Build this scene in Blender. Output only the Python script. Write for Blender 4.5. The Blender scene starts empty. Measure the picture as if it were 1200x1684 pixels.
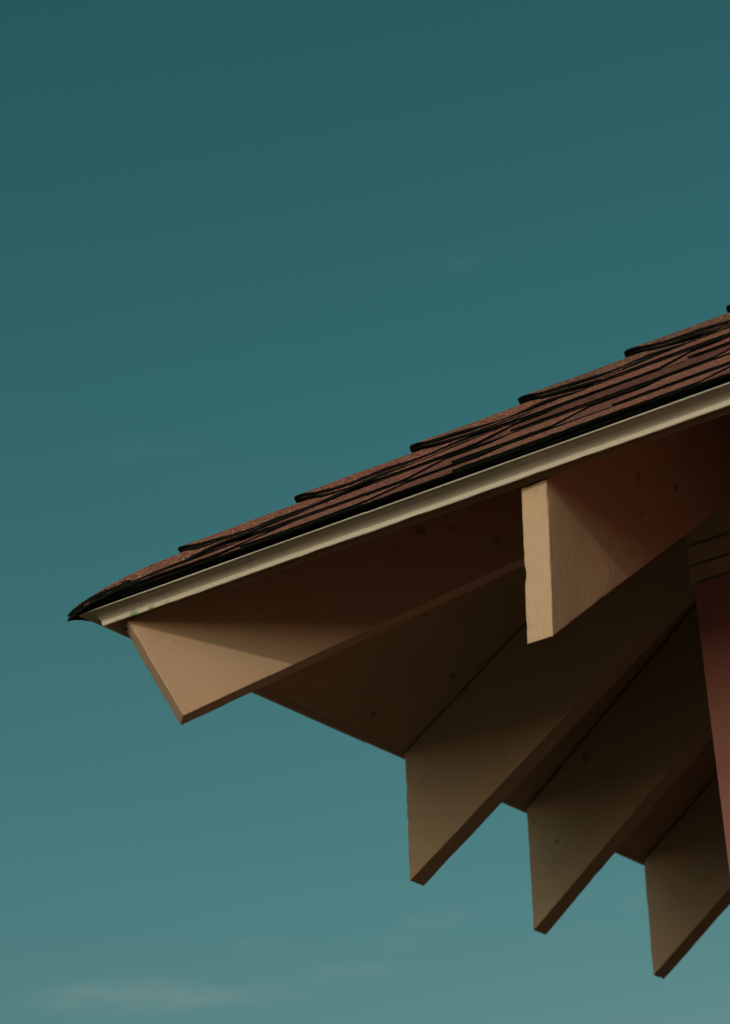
import bpy, bmesh, math, random
from mathutils import Vector, Matrix, noise
random.seed(7)
S = bpy.context.scene
COL = S.collection

# ------------------------------------------------------------------ camera
cam_d = bpy.data.cameras.new("camera")
cam = bpy.data.objects.new("camera", cam_d); COL.objects.link(cam); S.camera = cam
CF = Vector((-0.49757667, 0.75666604, 0.42411551))
CR = Vector((0.81666699, 0.57344184, -0.06495759))
CU = Vector((0.29235678, -0.31403975, 0.90327545))
m = Matrix((CR, CU, -CF)).transposed().to_4x4()
m.translation = Vector((2.37625, -2.96997, -1.62188))
cam.matrix_world = m
cam_d.sensor_fit = 'HORIZONTAL'; cam_d.sensor_width = 36.0
cam_d.lens = 4757.55 / 1200 * 36.0
cam_d.clip_start = 0.05; cam_d.clip_end = 3000
cam_d.dof.use_dof = True; cam_d.dof.focus_distance = 3.98; cam_d.dof.aperture_fstop = 11

# ------------------------------------------------------------------ sun and sky
SUN = Vector((0.125, -1.0, 0.372)).normalized()          # direction towards the sun
sun_el = math.asin(SUN.z); sun_az = math.atan2(SUN.x, SUN.y)
sd = bpy.data.lights.new("sun", 'SUN'); sd.energy = 2.0; sd.angle = math.radians(0.6)
sd.color = (1.0, 0.84, 0.64)
so = bpy.data.objects.new("sun", sd); COL.objects.link(so)
so.rotation_euler = SUN.to_track_quat('Z', 'Y').to_euler(); so.location = (0, -10, 10)

W = bpy.data.worlds.new("World"); S.world = W; W.use_nodes = True
nt = W.node_tree; N = nt.nodes; L = nt.links; N.clear()
out = N.new('ShaderNodeOutputWorld'); bg = N.new('ShaderNodeBackground')
bg.inputs['Strength'].default_value = 0.15
L.new(bg.outputs[0], out.inputs[0])
sky = N.new('ShaderNodeTexSky'); sky.sky_type = 'NISHITA'; sky.sun_disc = False
sky.sun_elevation = sun_el; sky.sun_rotation = sun_az
sky.air_density = 1.0; sky.dust_density = 0.6; sky.ozone_density = 1.0
geo = N.new('ShaderNodeTexCoord')
sep = N.new('ShaderNodeSeparateXYZ'); L.new(geo.outputs['Generated'], sep.inputs[0])
# colour cast of the air, by height above the horizon
ramp = N.new('ShaderNodeValToRGB'); L.new(sep.outputs['Z'], ramp.inputs[0])
cr = ramp.color_ramp; cr.elements[0].position = 0.0; cr.elements[0].color = (.84, .74, .54, 1)
cr.elements[1].position = 1.0; cr.elements[1].color = (.22, .30, .20, 1)
for pos, c in ((.16, (0.793, 0.846, 0.555)), (0.262, (0.528, 0.787, 0.557)), (0.31, (0.446, 0.815, 0.577)), (0.465, (0.313, 0.816, 0.551)), (0.575, (0.280, 0.791, 0.508))):
    e = cr.elements.new(pos); e.color = (*c, 1)
mul = N.new('ShaderNodeMixRGB'); mul.blend_type = 'MULTIPLY'; mul.inputs[0].default_value = 1
L.new(sky.outputs[0], mul.inputs[1]); L.new(ramp.outputs[0], mul.inputs[2])
# warm hazy aureole round the sun
dot = N.new('ShaderNodeVectorMath'); dot.operation = 'DOT_PRODUCT'; dot.inputs[1].default_value = SUN
L.new(geo.outputs['Generated'], dot.inputs[0])
mr = N.new('ShaderNodeMapRange'); mr.inputs[1].default_value = math.cos(math.radians(48)); mr.inputs[2].default_value = 1
L.new(dot.outputs['Value'], mr.inputs[0])
pw = N.new('ShaderNodeMath'); pw.operation = 'POWER'; pw.inputs[1].default_value = 2.2; L.new(mr.outputs[0], pw.inputs[0])
gl = N.new('ShaderNodeMixRGB'); gl.blend_type = 'MULTIPLY'; gl.inputs[0].default_value = 1
gl.inputs[2].default_value = (35.0, 30.5, 23.5, 1); L.new(pw.outputs[0], gl.inputs[1])
add = N.new('ShaderNodeMixRGB'); add.blend_type = 'ADD'; add.inputs[0].default_value = 1
L.new(mul.outputs[0], add.inputs[1]); L.new(gl.outputs[0], add.inputs[2])
# thin wisps of cirrus
def blob(d, sx, sz):        # soft elliptical zone of the sky around a direction
    d = Vector(d).normalized(); hx = Vector((d.y, -d.x, 0)).normalized(); hz = hx.cross(d)
    o = []
    for ax, s in ((hx, sx), (hz, sz)):
        q = N.new('ShaderNodeVectorMath'); q.operation = 'DOT_PRODUCT'; q.inputs[1].default_value = ax
        L.new(geo.outputs['Generated'], q.inputs[0])
        k = N.new('ShaderNodeMath'); k.operation = 'MULTIPLY'; k.inputs[1].default_value = 1 / s; L.new(q.outputs['Value'], k.inputs[0])
        k2 = N.new('ShaderNodeMath'); k2.operation = 'MULTIPLY'; L.new(k.outputs[0], k2.inputs[0]); L.new(k.outputs[0], k2.inputs[1]); o.append(k2)
    a = N.new('ShaderNodeMath'); a.operation = 'ADD'; L.new(o[0].outputs[0], a.inputs[0]); L.new(o[1].outputs[0], a.inputs[1])
    r = N.new('ShaderNodeMapRange'); r.inputs[1].default_value = 1; r.inputs[2].default_value = 0; r.interpolation_type = 'SMOOTHSTEP'
    L.new(a.outputs[0], r.inputs[0]); return r.outputs[0]
def skydir(x, y): return CF + CR * ((x - 600) / 4757.55) - CU * ((y - 842) / 4757.55)
mp = N.new('ShaderNodeMapping'); mp.inputs['Scale'].default_value = (28, 28, 130); L.new(geo.outputs['Generated'], mp.inputs[0])
nz = N.new('ShaderNodeTexNoise'); nz.inputs['Scale'].default_value = 1.0; nz.inputs['Detail'].default_value = 7; nz.inputs['Roughness'].default_value = .55
L.new(mp.outputs[0], nz.inputs['Vector'])
mp2 = N.new('ShaderNodeMapping'); mp2.inputs['Scale'].default_value = (90, 90, 330); L.new(geo.outputs['Generated'], mp2.inputs[0])
nz2 = N.new('ShaderNodeTexNoise'); nz2.inputs['Scale'].default_value = 1.0; nz2.inputs['Detail'].default_value = 6; nz2.inputs['Distortion'].default_value = .5
L.new(mp2.outputs[0], nz2.inputs['Vector'])
nmx = N.new('ShaderNodeMixRGB'); nmx.inputs[0].default_value = .42; L.new(nz.outputs[0], nmx.inputs[1]); L.new(nz2.outputs[0], nmx.inputs[2])
nr = N.new('ShaderNodeMapRange'); nr.inputs[1].default_value = .38; nr.inputs[2].default_value = .66; L.new(nmx.outputs[0], nr.inputs[0])
tot = None
for (x, y, sx, sz, a) in ((215, 1640, .042, .0085, .95), (430, 1632, .03, .006, .5), (580, 1600, .024, .005, .55), (715, 1510, .016, .0045, .45), (655, 1552, .008, .004, .6),
                          (760, 430, .0065, .005, .2), (430, 1556, .012, .004, .35), (1040, 1487, .008, .004, .35), (940, 1540, .016, .004, .25), (250, 740, .03, .006, .08), (400, 780, .04, .006, .06)):
    b = blob(skydir(x, y), sx, sz)
    k = N.new('ShaderNodeMath'); k.operation = 'MULTIPLY'; k.inputs[1].default_value = a; L.new(b, k.inputs[0])
    if tot is None: tot = k.outputs[0]
    else:
        s = N.new('ShaderNodeMath'); s.operation = 'ADD'; L.new(tot, s.inputs[0]); L.new(k.outputs[0], s.inputs[1]); tot = s.outputs[0]
cm = N.new('ShaderNodeMath'); cm.operation = 'MULTIPLY'; L.new(tot, cm.inputs[0]); L.new(nr.outputs[0], cm.inputs[1])
cm2 = N.new('ShaderNodeMath'); cm2.operation = 'MULTIPLY'; cm2.inputs[1].default_value = .7; L.new(cm.outputs[0], cm2.inputs[0])
cl = N.new('ShaderNodeMixRGB'); cl.inputs[2].default_value = (2.5, 3.75, 3.65, 1)
L.new(cm2.outputs[0], cl.inputs[0]); L.new(add.outputs[0], cl.inputs[1])
L.new(cl.outputs[0], bg.inputs['Color'])

S.view_settings.view_transform = 'Standard'; S.view_settings.look = 'None'
S.view_settings.exposure = -1.0; S.view_settings.gamma = 1.0
S.cycles.max_bounces = 8; S.cycles.diffuse_bounces = 5

# ------------------------------------------------------------------ materials
def nodes(name):
    mt = bpy.data.materials.new(name); mt.use_nodes = True
    t = mt.node_tree; b = t.nodes['Principled BSDF']
    return mt, t, b
def tex(t, kind, vec, scale, det=4, rough=.5, stretch=None):
    v = vec
    if stretch:
        mpn = t.nodes.new('ShaderNodeMapping'); mpn.inputs['Scale'].default_value = stretch; t.links.new(vec, mpn.inputs[0]); v = mpn.outputs[0]
    n = t.nodes.new(kind); n.inputs['Scale'].default_value = scale
    if kind == 'ShaderNodeTexNoise': n.inputs['Detail'].default_value = det; n.inputs['Roughness'].default_value = rough
    t.links.new(v, n.inputs['Vector']); return n
def rng(t, val, a, b, c=0, d=1):
    r = t.nodes.new('ShaderNodeMapRange'); r.inputs[1].default_value = a; r.inputs[2].default_value = b
    r.inputs[3].default_value = c; r.inputs[4].default_value = d; t.links.new(val, r.inputs[0]); return r.outputs[0]
def mix(t, f, c1, c2, blend='MIX'):
    n = t.nodes.new('ShaderNodeMixRGB'); n.blend_type = blend
    if isinstance(f, (int, float)): n.inputs[0].default_value = f
    else: t.links.new(f, n.inputs[0])
    for i, c in ((1, c1), (2, c2)):
        if isinstance(c, tuple): n.inputs[i].default_value = (*c, 1)
        else: t.links.new(c, n.inputs[i])
    return n.outputs[0]
def bump(t, b, h, st, dist, prev=None):
    n = t.nodes.new('ShaderNodeBump'); n.inputs['Strength'].default_value = st; n.inputs['Distance'].default_value = dist
    t.links.new(h, n.inputs['Height'])
    if prev: t.links.new(prev, n.inputs['Normal'])
    t.links.new(n.outputs[0], b.inputs['Normal']); return n.outputs[0]

def paint(name, base, warm, stain, grain=(1, 1, 1), moss=(), rough=.62, bump_st=1.0, spec=.3, spots=(), ridge=.0018, grain_st=.35):
    """weathered house paint on timber: blotches, rain stains, brush marks, grain, mould specks, spots of green algae"""
    mt, t, b = nodes(name)
    tc = t.nodes.new('ShaderNodeTexCoord'); o = tc.outputs['Object']
    n1 = tex(t, 'ShaderNodeTexNoise', o, 5, 5, .6)
    c = mix(t, rng(t, n1.outputs[0], .35, .7), base, warm)
    n2 = tex(t, 'ShaderNodeTexNoise', o, 14, 8, .65)
    c = mix(t, rng(t, n2.outputs[0], .56, .74, 0, .45), c, stain)
    n3 = tex(t, 'ShaderNodeTexNoise', o, 46, 6, .75)                       # mould specks
    n3b = tex(t, 'ShaderNodeTexNoise', o, 9, 2)
    sp = t.nodes.new('ShaderNodeMath'); sp.operation = 'MULTIPLY'
    t.links.new(rng(t, n3.outputs[0], .64, .72), sp.inputs[0]); t.links.new(rng(t, n3b.outputs[0], .5, .68), sp.inputs[1])
    c = mix(t, sp.outputs[0], c, (stain[0] * .35, stain[1] * .35, stain[2] * .35))
    for (x, y, z, r) in moss:
        vs = t.nodes.new('ShaderNodeVectorMath'); vs.operation = 'DISTANCE'; vs.inputs[1].default_value = (x, y, z); t.links.new(o, vs.inputs[0])
        ad = t.nodes.new('ShaderNodeMath'); ad.operation = 'MULTIPLY_ADD'; ad.inputs[1].default_value = .03; t.links.new(n3.outputs[0], ad.inputs[0]); t.links.new(vs.outputs['Value'], ad.inputs[2])
        c = mix(t, rng(t, ad.outputs[0], r + .009, r + .016, .85, 0), c, (.10, .22, .045))
    for (x, y, z, r, col) in spots:                                        # knots, burnt-through nail rust and dirt, irregular in outline
        vs = t.nodes.new('ShaderNodeVectorMath'); vs.operation = 'DISTANCE'; vs.inputs[1].default_value = (x, y, z); t.links.new(o, vs.inputs[0])
        ad = t.nodes.new('ShaderNodeMath'); ad.operation = 'MULTIPLY_ADD'; ad.inputs[1].default_value = r * 3.2; t.links.new(n3.outputs[0], ad.inputs[0]); t.links.new(vs.outputs['Value'], ad.inputs[2])
        c = mix(t, rng(t, ad.outputs[0], r * 2.1, r * 3.1, .6, 0), c, col)
    t.links.new(c, b.inputs['Base Color'])
    b.inputs['Roughness'].default_value = rough; b.inputs['Specular IOR Level'].default_value = spec
    g = tex(t, 'ShaderNodeTexNoise', o, 1, 5, .6, grain)
    p = bump(t, b, g.outputs[0], grain_st * bump_st, .0022)
    f = tex(t, 'ShaderNodeTexNoise', o, 160, 3, .6)
    p = bump(t, b, f.outputs[0], .22 * bump_st, .0008, p)
    v = tex(t, 'ShaderNodeTexNoise', o, 1, 2, .5, tuple(k * 2.3 + 6 for k in grain))    # short ridges and drips in the paint film
    bump(t, b, rng(t, v.outputs[0], .64, .76), .42 * bump_st, ridge, p)
    return mt

TAN, TANW, TANS = (.42, .30, .202), (.435, .288, .187), (.28, .19, .12)
DK, RU = (.07, .045, .03), (.17, .08, .045)
MOSS_R = [(.669, -.022, -.231, .006)]
M_front = paint('tan_paint_rafter', TAN, TANW, TANS, (240, 170, 14), MOSS_R, spots=[(.708, .031, .022, .007, DK), (.708, .26, .094, .006, DK), (.708, .368, .118, .005, DK), (.708, .253, .036, .003, DK)], ridge=.0042, grain_st=.32)
M_left = paint('tan_paint_side_rafter', TAN, TANW, TANS, (70, 240, 22), spots=[(.130, 1.0718, .052, .009, DK), (.005, 1.0718, -.019, .005, DK), (.012, 1.0718, -.032, .004, DK), (.055, 1.0718, -.080, .0035, DK), (.072, 1.0718, -.092, .003, DK), (.232, .704, .003, .006, DK), (.217, .704, -.003, .005, DK), (.093, .704, .016, .006, DK), (.0605, .704, -.044, .0022, DK), (.244, .704, -.020, .005, DK)])
M_hip = paint('tan_paint_hip_rafter', (.395, .273, .187), (.412, .258, .170), TANS, (30, 30, 70), spots=[(.309, .282, .162, .007, DK), (.323, .295, .148, .006, DK), (.3585, .331, .153, .005, DK), (.403, .375, .132, .006, DK), (.016, -.012, -.024, .0045, RU), (.020, -.008, -.040, .004, RU), (.012, .008, -.030, .004, DK), (.095, .067, -.036, .0016, DK), (.152, .125, .017, .002, DK)])
M_deck = paint('tan_paint_soffit', (.42, .30, .19), (.38, .265, .165), (.20, .14, .09), (18, 18, 18), (), .7, .5, spots=[(.028, .58, .02, .006, DK), (.125, .674, .087, .006, DK), (.18, .52, .124, .004, DK)])
M_trim = paint('off_white_paint', (.555, .50, .437), (.52, .46, .39), (.34, .25, .17), (7, 90, 90),
               [(.034, -.021, .000, .011), (.066, -.021, .000, .007), (.052, -.022, .008, .004), (.094, -.021, .000, .003)], .5, .6)
M_frieze = paint('tan_paint_frieze', TAN, TANW, TANS, (14, 14, 160), (), .65, .7)
M_wall = paint('rose_red_paint', (.405, .162, .158), (.375, .145, .140), (.20, .05, .045), (60, 60, 8), (), .6, .5)
M_cove = paint('shade_toned_cove', (.37, .36, .31), (.34, .325, .27), (.2, .17, .13), (7, 90, 90), (), .5, .5)  # trim colour toned down: the shade under the cove is put into the paint

def metal():
    mt, t, b = nodes('painted_flashing'); b.inputs['Base Color'].default_value = (.46, .43, .37, 1)
    b.inputs['Roughness'].default_value = .4; b.inputs['Metallic'].default_value = .0; return mt
M_metal = metal()

def shingle_mat():
    mt, t, b = nodes('brown_red_mineral_shingle')
    tc = t.nodes.new('ShaderNodeTexCoord'); o = tc.outputs['Object']
    vor = tex(t, 'ShaderNodeTexVoronoi', o, 400)
    sepc = t.nodes.new('ShaderNodeSeparateColor'); t.links.new(vor.outputs['Color'], sepc.inputs[0])
    rp = t.nodes.new('ShaderNodeValToRGB'); t.links.new(sepc.outputs[0], rp.inputs[0]); r = rp.color_ramp; r.interpolation = 'CONSTANT'
    r.elements[0].position = 0; r.elements[0].color = (.085, .037, .028, 1); r.elements[1].position = .92; r.elements[1].color = (.46, .31, .235, 1)
    for pos, c in ((.16, (.25, .082, .060)), (.42, (.155, .048, .037)), (.6, (.36, .14, .105)), (.75, (.06, .034, .027)), (.82, (.27, .135, .10))):
        e = r.elements.new(pos); e.color = (*c, 1)
    att = t.nodes.new('ShaderNodeAttribute'); att.attribute_name = 'tone'
    c = mix(t, 1, rp.outputs[0], att.outputs['Color'], 'MULTIPLY')
    n = tex(t, 'ShaderNodeTexNoise', o, 9, 5, .6)
    c = mix(t, rng(t, n.outputs[0], .3, .75, 0, .5), c, mix(t, .5, c, (.15, .068, .05)))
    n4 = tex(t, 'ShaderNodeTexNoise', o, 260, 2, .8)
    c = mix(t, 1, c, mix(t, rng(t, n4.outputs[0], .36, .62), (.42, .42, .42), (1.45, 1.45, 1.45)), 'MULTIPLY')
    t.links.new(c, b.inputs['Base Color']); b.inputs['Roughness'].default_value = .9; b.inputs['Specular IOR Level'].default_value = .15
    p = bump(t, b, vor.outputs['Distance'], .9, .0018)
    n2 = tex(t, 'ShaderNodeTexNoise', o, 60, 4, .6); bump(t, b, n2.outputs[0], .4, .002, p)
    return mt
M_sh = shingle_mat()
def asphalt():
    mt, t, b = nodes('cut_asphalt_edge')
    tc = t.nodes.new('ShaderNodeTexCoord'); n = tex(t, 'ShaderNodeTexNoise', tc.outputs['Object'], 300, 4, .7)
    c = mix(t, rng(t, n.outputs[0], .55, .75), (.0045, .006, .005), (.02, .02, .016))
    t.links.new(c, b.inputs['Base Color']); b.inputs['Roughness'].default_value = .8; b.inputs['Specular IOR Level'].default_value = .1
    bump(t, b, n.outputs[0], .6, .0015); return mt
M_as = asphalt()
def ground_mat():
    mt, t, b = nodes('dry_ground')
    tc = t.nodes.new('ShaderNodeTexCoord'); o = tc.outputs['Object']
    n = tex(t, 'ShaderNodeTexNoise', o, .35, 8, .65); n2 = tex(t, 'ShaderNodeTexNoise', o, 40, 6, .7)
    c = mix(t, rng(t, n.outputs[0], .35, .65), (.135, .108, .068), (.10, .080, .052))
    c = mix(t, rng(t, n2.outputs[0], .5, .75, 0, .5), c, (.10, .075, .05))
    n4 = tex(t, 'ShaderNodeTexNoise', o, 260, 2, .8)
    c = mix(t, 1, c, mix(t, rng(t, n4.outputs[0], .36, .62), (.42, .42, .42), (1.45, 1.45, 1.45)), 'MULTIPLY')
    t.links.new(c, b.inputs['Base Color']); b.inputs['Roughness'].default_value = .95
    bump(t, b, n2.outputs[0], .6, .02); return mt
M_ground = ground_mat()

# ------------------------------------------------------------------ object helpers
def link(name, bm, mat, parent=None, smooth=False, **props):
    me = bpy.data.meshes.new(name); bmesh.ops.recalc_face_normals(bm, faces=bm.faces) if props.pop('fix', True) else None
    bm.to_mesh(me); bm.free()
    for mm in (mat if isinstance(mat, (list, tuple)) else [mat]): me.materials.append(mm)
    if smooth: me.polygons.foreach_set('use_smooth', [True] * len(me.polygons))
    o = bpy.data.objects.new(name, me); COL.objects.link(o)
    if parent: o.parent = parent
    for k, v in props.items(): o[k] = v
    return o

# ------------------------------------------------------------------ measures of the building (metres, eave corner at the origin)
T = .69075; TH = math.atan(T); CT, ST = math.cos(TH), math.sin(TH)
LX, LY = 5.2, 4.0                  # eave rectangle
GZ = -3.22                         # ground
V0 = .0475                         # deck thickness, measured plumb
WW = .039                          # rafter thickness
OH = .601                          # overhang: wall face behind the eave
SIDES = {   # local (a along the eave, y inwards) -> world
    'front': (LX, lambda a, y, z: Vector((a, y, z))),
    'right': (LY, lambda a, y, z: Vector((LX - y, a, z))),
    'back':  (LX, lambda a, y, z: Vector((LX - a, LY - y, z))),
    'left':  (LY, lambda a, y, z: Vector((y, LY - a, z))),
}
HALF = LY / 2

# ground
bm = bmesh.new(); bmesh.ops.create_grid(bm, x_segments=40, y_segments=40, size=1200)
for v in bm.verts: v.co.z = 0
g = link('ground', bm, M_ground, kind='structure'); g.location = (0, 0, GZ)

# ------------------------------------------------------------------ the building
B = bpy.data.objects.new('wooden_building', None); COL.objects.link(B); B.location = (0, 0, 0)
B['label'] = 'rose red wooden building with tan rafters under a brown shingle hip roof'
B['category'] = 'building'

# walls -------------------------------------------------------
def ring(bm, o_, i_, z0, z1):      # rectangular tube, outer offset o_, inner offset i_
    vs = []
    for off in (o_, i_):
        for z in (z0, z1):
            vs.append([bm.verts.new(c) for c in ((off, off, z), (LX - off, off, z), (LX - off, LY - off, z), (off, LY - off, z))])
    a, b_, c, d = vs
    for k in range(4):
        j = (k + 1) % 4
        bm.faces.new((a[k], a[j], b_[j], b_[k])); bm.faces.new((c[k], d[k], d[j], c[j]))
        bm.faces.new((a[k], c[k], c[j], a[j])); bm.faces.new((b_[k], b_[j], d[j], d[k]))
bm = bmesh.new(); ring(bm, OH + .001, OH + .10, GZ, .0745)
wall = link('wall', bm, M_wall, B)
# three boards of the frieze with open joints between them, the top one running up to the soffit
for z0, z1, off in ((.0785, .1035, OH - .002), (.1065, .1370, OH - .001), (.1400, .4550, OH - .0015)):
    bm = bmesh.new()
    nseg = 120
    for sname, (Ls, f) in SIDES.items():
        a0, a1 = off, Ls - off
        rows = []
        for i in range(nseg + 1):
            a = a0 + (a1 - a0) * i / nseg
            j = .0014 * noise.noise(Vector((a * 9, z0 * 50, 3.1))); j2 = .0014 * noise.noise(Vector((a * 9, z1 * 50, 8.1)))
            rows.append([f(a, off, z0 + j), f(a, off, z1 - .002 + j2), f(a, off + .002, z1 + j2), f(a, off + .03, z1 + j2), f(a, off + .03, z0 + j)])
        rv = [[bm.verts.new(p) for p in r] for r in rows]
        for i in range(nseg):
            for k in range(5):
                kk = (k + 1) % 5
                bm.faces.new((rv[i][k], rv[i + 1][k], rv[i + 1][kk], rv[i][kk]))
    bmesh.ops.remove_doubles(bm, verts=bm.verts, dist=1e-5)
    link('frieze_board', bm, M_frieze, B)
# backing behind the joints
bm = bmesh.new(); ring(bm, OH + .010, OH + .09, .0745, .40); link('wall_plate', bm, M_frieze, B)

# countersunk plug in the wall near the corner
bm = bmesh.new()
prof = [(0, 0, .0012), (.006, 0, .0010), (.0085, 0, -.0002), (.0095, 0, .0008), (.0125, 0, .0012), (.0135, 0, -.0008)]
prev = None
for (r, _, h) in prof:
    rg = [bm.verts.new((.692 + r * math.cos(k * math.tau / 24), OH + .001 - h, .031 + r * math.sin(k * math.tau / 24))) for k in range(24)] if r else [bm.verts.new((.692, OH + .001 - h, .031))]
    if prev:
        for k in range(24):
            j = (k + 1) % 24
            if len(prev) == 1: bm.faces.new((prev[0], rg[k], rg[j]))
            else: bm.faces.new((prev[k], rg[k], rg[j], prev[j]))
    prev = rg
link('wall_plug', bm, M_wall, B, smooth=True)

# roof deck (soffit boards) -----------------------------------
R = bpy.data.objects.new('roof', None)
bm = bmesh.new()
def shell(z_off, inset):
    c = [(inset, inset), (LX - inset, inset), (LX - inset, LY - inset), (inset, LY - inset)]
    vs = [bm.verts.new((x, y, inset * T + z_off)) for x, y in c]
    r0 = bm.verts.new((HALF, HALF, HALF * T + z_off)); r1 = bm.verts.new((LX - HALF, HALF, HALF * T + z_off))
    bm.faces.new((vs[0], vs[1], r1, r0)); bm.faces.new((vs[1], vs[2], r1)); bm.faces.new((vs[2], vs[3], r0, r1)); bm.faces.new((vs[3], vs[0], r0))
    return vs
lo = shell(.0, .0); hi = shell(V0, .0)
for k in range(4): bm.faces.new((lo[k], lo[(k + 1) % 4], hi[(k + 1) % 4], hi[k]))
R = link('roof', bm, M_deck, B)

# crown moulding under the shingles, drip flashing -------------
def sweep(prof, name, mat, seg=.05, jit=0.0, smooth=False, chips=False):
    """sweep an (y outward-negative, z) profile round the whole eave with mitred corners"""
    bm = bmesh.new()
    for sname, (Ls, f) in SIDES.items():
        n = int(Ls / seg); rows = []
        for i in range(n + 1):
            row = []
            for k, (y, z) in enumerate(prof):
                a = y + (Ls - 2 * y) * i / n
                dz = 0
                if jit and 0 < i < n:
                    dz = jit * noise.noise(Vector((a * 5 + k * .15, 1.3 * len(sname), 7)))
                    if chips and k in chips:
                        q = noise.noise(Vector((a * 38, 4.2, len(sname))))
                        dz += max(0, q - .32) * .006 + .0005 * noise.noise(Vector((a * 110, 2.2, 1)))
                row.append(bm.verts.new(f(a, y, z + dz)))
            rows.append(row)
        for i in range(n):
            for k in range(len(prof)):
                kk = (k + 1) % len(prof)
                bm.faces.new((rows[i][k], rows[i + 1][k], rows[i + 1][kk], rows[i][kk]))
    bmesh.ops.remove_doubles(bm, verts=bm.verts, dist=1e-6)
    return link(name, bm, mat, R, smooth=smooth)
crown = [(-.0012, .0172), (-.0190, -.0001), (-.0206, -.0004), (-.0216, .0005), (-.0221, .0048), (-.0226, .0076), (-.0236, .0099), (-.0256, .0117), (-.0285, .0131), (-.0325, .0140), (-.0370, .0145), (-.0405, .0147),
         (-.0412, .0152), (-.0415, .0175), (-.0012, .0455)]
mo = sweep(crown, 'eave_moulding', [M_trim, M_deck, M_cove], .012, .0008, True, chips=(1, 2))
nk = len(crown)
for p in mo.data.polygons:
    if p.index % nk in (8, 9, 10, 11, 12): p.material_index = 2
    if p.index % nk in (0, nk - 1): p.material_index = 1          # back of the strip in darker soffit tan, standing in for its shade
for p in mo.data.polygons: p.use_smooth = False
# shade the cove smoothly, keep arrises crisp
bmm = bmesh.new(); bmm.from_mesh(mo.data)
for fc in bmm.faces: fc.smooth = True
for ed in bmm.edges:
    if len(ed.link_faces) == 2 and ed.calc_face_angle(0) > .6: ed.smooth = False
bmm.to_mesh(mo.data); bmm.free()
drip = [(-.0420, .0153), (-.0450, .0149), (-.0458, .0152), (-.0457, .0160), (-.0420, .0188), (.0300, .0188 + .0720 * T), (.0300, .0180 + .0720 * T), (-.0420, .0180)]
sweep(drip, 'drip_flashing', M_metal, .03, .0006)

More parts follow.
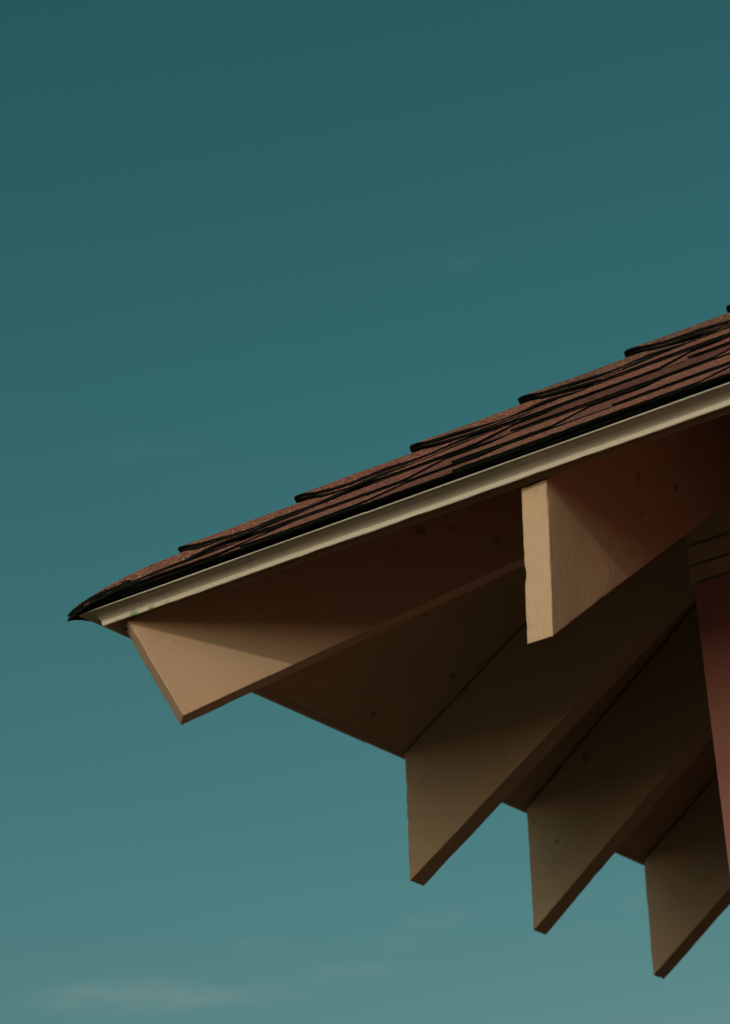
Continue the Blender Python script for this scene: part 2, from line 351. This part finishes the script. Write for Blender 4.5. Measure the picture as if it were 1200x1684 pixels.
# shingles ----------------------------------------------------
EXPO = .150
def slope_pt(f, a, s, h):
    y = s * CT - h * ST; z = s * ST + h * CT + V0 + .002
    return f(a, y, z)
def shingles():
    bm = bmesh.new(); tone = bm.loops.layers.color.new('tone')
    smax = HALF / CT
    def quad(p, tn, mi):
        fc = bm.faces.new(p); fc.material_index = mi
        for lp in fc.loops: lp[tone] = tn
    rnd = random.Random(11)
    si = 0
    for sname, (Ls, f) in SIDES.items():
        s0 = -.0575; course = 0; si += 1
        while s0 < smax - .02:
            s1 = min(s0 + EXPO + .02, smax); top_course = s0
            # --- base layer with sag and small irregularities
            def span(s): y = s * CT; return (max(y, -.047) + .012, Ls - max(y, -.047) - .012)
            def strip(a_lo, a_hi, h0, h1, thick, sk0, sk1, tn, seed, s_b, s_t):
                n = max(2, int((a_hi - a_lo) / (.007 if sname in ('front', 'left') else .03))); rows = []
                for i in range(n + 1):
                    u = i / n
                    ab = a_lo + sk0 + (a_hi + sk1 - a_lo - sk0) * u; at = a_lo + (a_hi - a_lo) * u
                    lift = .0019 * noise.noise(Vector((ab * 4.2, seed * 3.7, 1.0))) + .0006 * noise.noise(Vector((ab * 14, seed, 2.0)))
                    ds = .0020 * noise.noise(Vector((ab * 8, seed * 1.9, 5.0))) + .0009 * noise.noise(Vector((ab * 120, seed, 3.0)))
                    lift += .0007 * noise.noise(Vector((ab * 75, seed, 9.0)))
                    lift = lift + .0012
                    cap0 = span(s_b); cap1 = span(s_t)
                    ab = min(max(ab, cap0[0]), cap0[1]); at = min(max(at, cap1[0]), cap1[1])
                    rows.append([bm.verts.new(slope_pt(f, ab, s_b + ds + .001, h0 - thick + lift)), bm.verts.new(slope_pt(f, ab, s_b + ds, h0 - .0007 + lift)),
                                 bm.verts.new(slope_pt(f, ab, s_b + ds + .0012, h0 + lift)),
                                 bm.verts.new(slope_pt(f, (ab + at) / 2, (s_b + s_t) / 2, (h0 + h1) / 2 + lift * .5)),
                                 bm.verts.new(slope_pt(f, at, s_t, h1)), bm.verts.new(slope_pt(f, at, s_t, h1 - thick * .6))])
                for i in range(n):
                    A, C_ = rows[i], rows[i + 1]
                    for k, mi in ((0, 1), (1, 1), (2, 0), (3, 0), (5, 1)):
                        kk = (k + 1) % 6
                        try: quad((A[k], C_[k], C_[kk], A[kk]), tn, mi)
                        except ValueError: pass
                for rr in (rows[0], rows[-1]):
                    try: quad(rr, tn, 1)
                    except ValueError: pass
            lo_, hi_ = span(s0)
            a = lo_
            while a < hi_ - .01:                      # one metre-long shingle after another, each its own shade
                b_ = min(a + rnd.choice((1.0, 1.0, .62, .84)) - (rnd.uniform(.2, .8) if a == lo_ else 0), hi_)
                if b_ <= a + .05: b_ = min(a + .4, hi_)
                w = rnd.uniform(.8, 1.12)
                hh = .0066 + rnd.uniform(-.0006, .0006)
                if course == 0:
                    strip(a, b_ - .001, .0060, .0025, .0046, 0, 0, (.8, .8, .8, 1), 900 + si, s0 + .004, s1)     # starter strip
                    hh += .0028
                strip(a, b_ - .0012, hh, .0026, .0036, 0, 0, (w, w * rnd.uniform(.94, 1.04), w * rnd.uniform(.92, 1.04), 1), course * 7 + si * 31, s0, s1)
                a = b_
            # --- the laminated tabs
            a = lo_ + rnd.uniform(.0, .12)
            while a < hi_ - .05:
                wd = rnd.choice((.10, .14, .19, .26, .33)) * rnd.uniform(.85, 1.2); b_ = min(a + wd, hi_)
                w = rnd.uniform(.72, 1.25); hh = (.0098 if course else .0126) + rnd.uniform(-.0006, .0006)
                sk = rnd.uniform(.008, .03)
                strip(a + .0, b_, hh, .0058, .0034, -sk, sk * rnd.uniform(.3, 1), (w, w * rnd.uniform(.92, 1.05), w * rnd.uniform(.9, 1.05), 1), course * 7 + si * 31 + 3, s0 + rnd.uniform(0, .002), s0 + EXPO + .004)
                a = b_ + rnd.choice((.05, .08, .12, .17)) * rnd.uniform(.8, 1.2)
            course += 1; s0 += EXPO
    return link('shingles', bm, [M_sh, M_as], R, fix=True)
shingles()

# hip caps ----------------------------------------------------
def caps():
    bm = bmesh.new(); tone = bm.loops.layers.color.new('tone'); rnd = random.Random(5)
    corners = [((0, 0), (1, 1)), ((LX, 0), (-1, 1)), ((LX, LY), (-1, -1)), ((0, LY), (1, -1))]
    LH = math.sqrt(2 + T * T)
    z0 = V0 + .0005
    for ci, ((cx, cy), (sx, sy)) in enumerate(corners):
        dh = Vector((sx, sy, T)) / LH
        nf = Vector((0, -sy * ST, CT)); nl = Vector((-sx * ST, 0, CT))     # normals of the planes meeting here
        nh = (nf + nl).normalized(); kf = nh.dot(nf)
        pf = dh.cross(nf); pf = pf if pf.y * sy < 0 else -pf               # down the y-facing plane
        pl = dh.cross(nl); pl = pl if pl.x * sx < 0 else -pl
        c = (pf + pl) / 2; d = (pf - pl) / 2
        base = Vector((cx, cy, z0))
        ex = .1244 * LH
        k = -1
        while True:
            l0 = (.0712 + k * .1244) * LH
            if l0 > HALF * LH - .05: break
            ln = .33 if k > -1 else .25
            wid = .088 + rnd.uniform(-.003, .003); tn = rnd.uniform(.82, 1.15); tone_c = (tn, tn * rnd.uniform(.94, 1.05), tn * rnd.uniform(.92, 1.05), 1)
            skew = rnd.uniform(-.007, .007); wid0, l00 = wid, l0
            for ply in (0, 1):
                nl_, nq = 14, 30; th = .0034; grid = {}
                sd = ci * 40 + k * 3.3 + ply * .35
                wid = wid0 + ply * rnd.uniform(-.001, .007); l0 = l00 + ply * .0012
                for side in (0, 1):
                    for i in range(nl_ + 1):
                        for j in range(nq + 1):
                            u = i / nl_; q = (j / nq * 2 - 1) * wid * (1 + .05 * noise.noise(Vector((u * 3, sd, j > nq / 2))))
                            aq = abs(q) / wid
                            l = l0 + u * ln
                            if u < .99: l += (1 - u) ** 2 * .046 * (max(0, aq - .62) / .38) ** 2.2
                            if u < .99: l += (1 - u) * (.010 * aq ** 2 + skew * q / wid + .0040 * noise.noise(Vector((q * 30, sd, 1))) - .006 * math.exp(-(aq / .18) ** 2))
                            h = .0330 - .0117 * (l - l0) / ex if k > -1 else .0300 - .0075 * u
                            h = max(h, .0150 + .0035 * (1 - u))
                            # the wings spring clear of the roof a little, wavy along their free edge
                            h += -.006 * aq ** 1.5 + .0052 * aq * aq * noise.noise(Vector((l * 13, sd, 4.0 + (q > 0)))) + .0012 * noise.noise(Vector((l * 9, q * 18, sd)))
                            h = h - ply * .0052 - side * th * (1 if u < .6 else 1 - (u - .6))
                            rr = .013
                            P = base + dh * l + c * (math.sqrt(q * q + rr * rr)) + d * q + nh * (h / kf)
                            if k == -1:                                        # the lowest cap is trimmed along both eaves and sags over the corner
                                lim = .0560 + .001 * noise.noise(P * 60)
                                over = max(0, (-lim - (P.x - cx) * sx), (-lim - (P.y - cy) * sy))
                                P += dh * over * LH
                                dr = min(1, max(0, (.05 - ((P.x - cx) * sx + (P.y - cy) * sy) / 2) / .106)); P.z -= .0235 * dr ** 3
                            grid[side, i, j] = bm.verts.new(P)
                def quad(p, mi):
                    fc = bm.faces.new(p); fc.material_index = mi; fc.smooth = (mi == 0)
                    for lp in fc.loops: lp[tone] = tone_c
                for i in range(nl_):
                    for j in range(nq):
                        quad((grid[0, i, j], grid[0, i, j + 1], grid[0, i + 1, j + 1], grid[0, i + 1, j]), 0)
                        quad((grid[1, i, j], grid[1, i + 1, j], grid[1, i + 1, j + 1], grid[1, i, j + 1]), 1)
                    quad((grid[0, i, 0], grid[0, i + 1, 0], grid[1, i + 1, 0], grid[1, i, 0]), 1)
                    quad((grid[0, i, nq], grid[1, i, nq], grid[1, i + 1, nq], grid[0, i + 1, nq]), 1)
                mids = {}
                for j in range(nq + 1):                                            # the two plies show as a groove along the butt
                    a_, b2 = grid[0, 0, j].co, grid[1, 0, j].co
                    for t_, ins in ((.42, 0), (.5, .0022), (.58, 0)): mids[t_, j] = bm.verts.new(a_.lerp(b2, t_) + dh * (ins - .0006 * (t_ > .5)))
                for j in range(nq):
                    col_ = [grid[0, 0, j], mids[.42, j], mids[.5, j], mids[.58, j], grid[1, 0, j]]; col2 = [grid[0, 0, j + 1], mids[.42, j + 1], mids[.5, j + 1], mids[.58, j + 1], grid[1, 0, j + 1]]
                    for q_ in range(4): quad((col_[q_], col_[q_ + 1], col2[q_ + 1], col2[q_]), 1)
                    quad((grid[0, nl_, j], grid[0, nl_, j + 1], grid[1, nl_, j + 1], grid[1, nl_, j]), 1)
            k += 1
    # ridge caps
    x = HALF - .05; k = 0
    while x < LX - HALF + .05:
        tone_c = (rnd.uniform(.85, 1.1),) * 3 + (1,); gr = {}
        for side in (0, 1):
            for i in (0, 1):
                for j in range(9):
                    q = (j / 8 * 2 - 1) * .14
                    gr[side, i, j] = bm.verts.new((x + i * .22, HALF + q * CT, HALF * T + z0 + .036 - i * .010 - math.sqrt(q * q + .0004) * ST - side * .006))
        for j in range(8):
            for vs, mi in (((gr[0, 0, j], gr[0, 1, j], gr[0, 1, j + 1], gr[0, 0, j + 1]), 0), ((gr[1, 0, j], gr[1, 0, j + 1], gr[1, 1, j + 1], gr[1, 1, j]), 1), ((gr[0, 0, j], gr[0, 0, j + 1], gr[1, 0, j + 1], gr[1, 0, j]), 1)):
                fc = bm.faces.new(vs); fc.material_index = mi
                for lp in fc.loops: lp[tone] = tone_c
        x += .15
    return link('hip_cap_shingles', bm, [M_sh, M_as], R, fix=True)
caps()

# rafters -----------------------------------------------------
def axis_params(Ltot, r, n, ends=True):
    """positions along an axis, dense at both ends so that the arrises can be rounded and chipped"""
    p = [0, r * .3, r, r * 2.2, r * 4]
    q = [Ltot - x for x in reversed(p)]
    mid = [p[-1] + (q[0] - p[-1]) * (i + 1) / (n + 1) for i in range(n)]
    return p + mid + q
def board(Lb, H_, Wd, seed, r=.0016, chip=.0022):
    """a sawn board as a closed surface: x along (0 = free end), z height (0 = top, -H_ = bottom), y thickness; returns list of faces of local points"""
    X = axis_params(Lb, r, int(Lb / .012)); Z = axis_params(H_, r, int(H_ / .009)); Y = axis_params(Wd, r, 3)
    def P(i, j, k):
        v = Vector((X[i], Y[j] - Wd / 2, -Z[k])); lo = Vector((r, -Wd / 2 + r, -H_ + r)); hi = Vector((Lb - r, Wd / 2 - r, -r))
        cc = Vector((min(max(v[q], lo[q]), hi[q]) for q in range(3))); dv = v - cc
        n_out = sum(1 for q in range(3) if abs(dv[q]) > 1e-7)
        if dv.length > 0: v = cc + dv.normalized() * min(r, dv.length) if n_out > 1 else v
        # how near an arris
        de = [min(X[i], Lb - X[i]), min(Y[j], Wd - Y[j]), min(Z[k], H_ - Z[k])]; srt = sorted(de)
        near = max(0, 1 - (srt[1] / (r * 4.2)))
        s = Vector((seed * 3.1, seed * 1.7, seed))
        q1 = noise.noise(v * 45 + s); q2 = noise.noise(v * 130 + s)
        ctr = Vector((v.x, 0, -H_ / 2)); inward = Vector((0, -v.y, (-H_ / 2 - v.z) * .2))
        if X[i] < r * 4: inward += Vector((Wd * .5, 0, 0))
        inward.normalize()
        v = v + inward * near * (max(0, q1 - .18) * (chip if X[i] < .004 else .0006) * 3.2 + q2 * .0006)
        v = v + Vector((noise.noise(v * 18 + s), noise.noise(v * 16 + s * 2), noise.noise(v * 12 + s * 3))) * .0009
        return v
    nx, ny, nz_ = len(X) - 1, len(Y) - 1, len(Z) - 1
    cache = {}; faces = []
    def V(i, j, k):
        if (i, j, k) not in cache: cache[i, j, k] = P(i, j, k)
        return (i, j, k)
    for i in range(nx):
        for k in range(nz_):
            faces.append((V(i, 0, k), V(i, 0, k + 1), V(i + 1, 0, k + 1), V(i + 1, 0, k))); faces.append((V(i, ny, k), V(i + 1, ny, k), V(i + 1, ny, k + 1), V(i, ny, k + 1)))
        for j in range(ny):
            faces.append((V(i, j, 0), V(i + 1, j, 0), V(i + 1, j + 1, 0), V(i, j + 1, 0))); faces.append((V(i, j, nz_), V(i, j + 1, nz_), V(i + 1, j + 1, nz_), V(i + 1, j, nz_)))
    for j in range(ny):
        for k in range(nz_):
            faces.append((V(0, j, k), V(0, j + 1, k), V(0, j + 1, k + 1), V(0, j, k + 1))); faces.append((V(nx, j, k), V(nx, j, k + 1), V(nx, j + 1, k + 1), V(nx, j + 1, k)))
    return cache, faces

def rafter(name, f, slope, cut_a, H_plumb, length, seed, mat, yaw=0.0, **kw):
    """f(along_horizontal, across, z) -> world. The end is cut so that its foot stands cut_a further in than its head."""
    H_plumb -= kw.get('gap', .002) - .0008
    cache, faces = board(length, H_plumb, WW, seed, kw.get('r', .0016), kw.get('chip', .0022))
    bm = bmesh.new(); vm = {}
    sh = cut_a / H_plumb; gap = kw.get('gap', .002)
    for key, v in cache.items():
        # x is horizontal run, z plumb height; shear to slope and to the end cut
        zrel = -v.z
        fade = max(0, 1 - v.x / length)
        run = v.x + sh * zrel * fade
        z = -zrel + slope * (run - 0)
        z -= gap
        vm[key] = bm.verts.new(f(run, v.y + yaw * run, z))
    for fc in faces: bm.faces.new([vm[q] for q in fc])
    o = link(name, bm, mat, B, smooth=False)
    bmm = bmesh.new(); bmm.from_mesh(o.data)
    for fc in bmm.faces: fc.smooth = True
    for ed in bmm.edges:
        if len(ed.link_faces) == 2 and ed.calc_face_angle(0) > .9: ed.smooth = False
    bmm.to_mesh(o.data); bmm.free()
    return o

HP = .1761 / CT                                     # plumb height of a rafter
def run_shift(fun, da, dz=0):                        # helper: moves the run and the drop
    return lambda run, ac, z: fun(run + da, ac, z + dz)

# the foot (a, -h) fitted to the photograph: front rafters (-.024,-.2307) means plumb depth HP
def side_rafter(sname, a, seed, mat, cut, yaw=0.0, dz=0.0, **kw):
    Ls, f = SIDES[sname]
    return rafter('rafter', lambda run, ac, z: f(a - ac if False else a + ac, run, z + dz), T, cut, HP, .66, seed, mat, yaw, **kw)
# front rafters
fx = .6886
r0 = side_rafter('front', fx, 1.0, M_front, -.024, chip=.0034)
for i in range(1, 10): side_rafter('front', fx + .4 * i, 1 + i * 1.37, M_front, -.012 + .004 * (i % 3))
# left side: the coordinate runs from the far corner, so a = LY - y; across flips
for y, yaw, dz, cut in ((.7262, .0829, .003, -.008), (1.0944, -.0533, 0, -.008), (1.4934, -.0274, 0, -.006), (1.885, 0, 0, -.006), (2.285, 0, 0, -.006), (2.685, 0, 0, -.006), (3.085, 0, 0, -.006)):
    side_rafter('left', LY - y, 20 + y * 5, M_left, cut, -yaw, dz, gap=.007)
for i in range(7): side_rafter('right', .7 + .4 * i, 50 + i, M_left, -.008)
for i in range(10): side_rafter('back', .7 + .4 * i, 70 + i, M_front, -.008)
# hip rafters: square cut end
s2 = math.sqrt(.5)
for ci, ((cx, cy), (sx, sy)) in enumerate([((0, 0), (1, 1)), ((LX, 0), (-1, 1)), ((LX, LY), (-1, -1)), ((0, LY), (1, -1))]):
    d = Vector((sx, sy, 0)) * s2; pr = Vector((d.y, -d.x, 0)) * (1 if sx * sy > 0 else -1)
    ht = T * s2; thh = math.atan(ht); hp = .1632 / math.cos(thh); e = .0035
    ah = .1632 * math.sin(thh + .02) / math.cos(.02)
    hh_ = .1632 * math.cos(thh + .02) / math.cos(.02)
    fun = lambda run, ac, z, d=d, pr=pr, cx=cx, cy=cy: Vector((cx, cy, 0)) + d * (run + e) + pr * ac + Vector((0, 0, z + e * ht))
    rafter('hip_rafter', fun, ht, ah, hp, .95, 90 + ci, M_hip, 0, chip=.003)
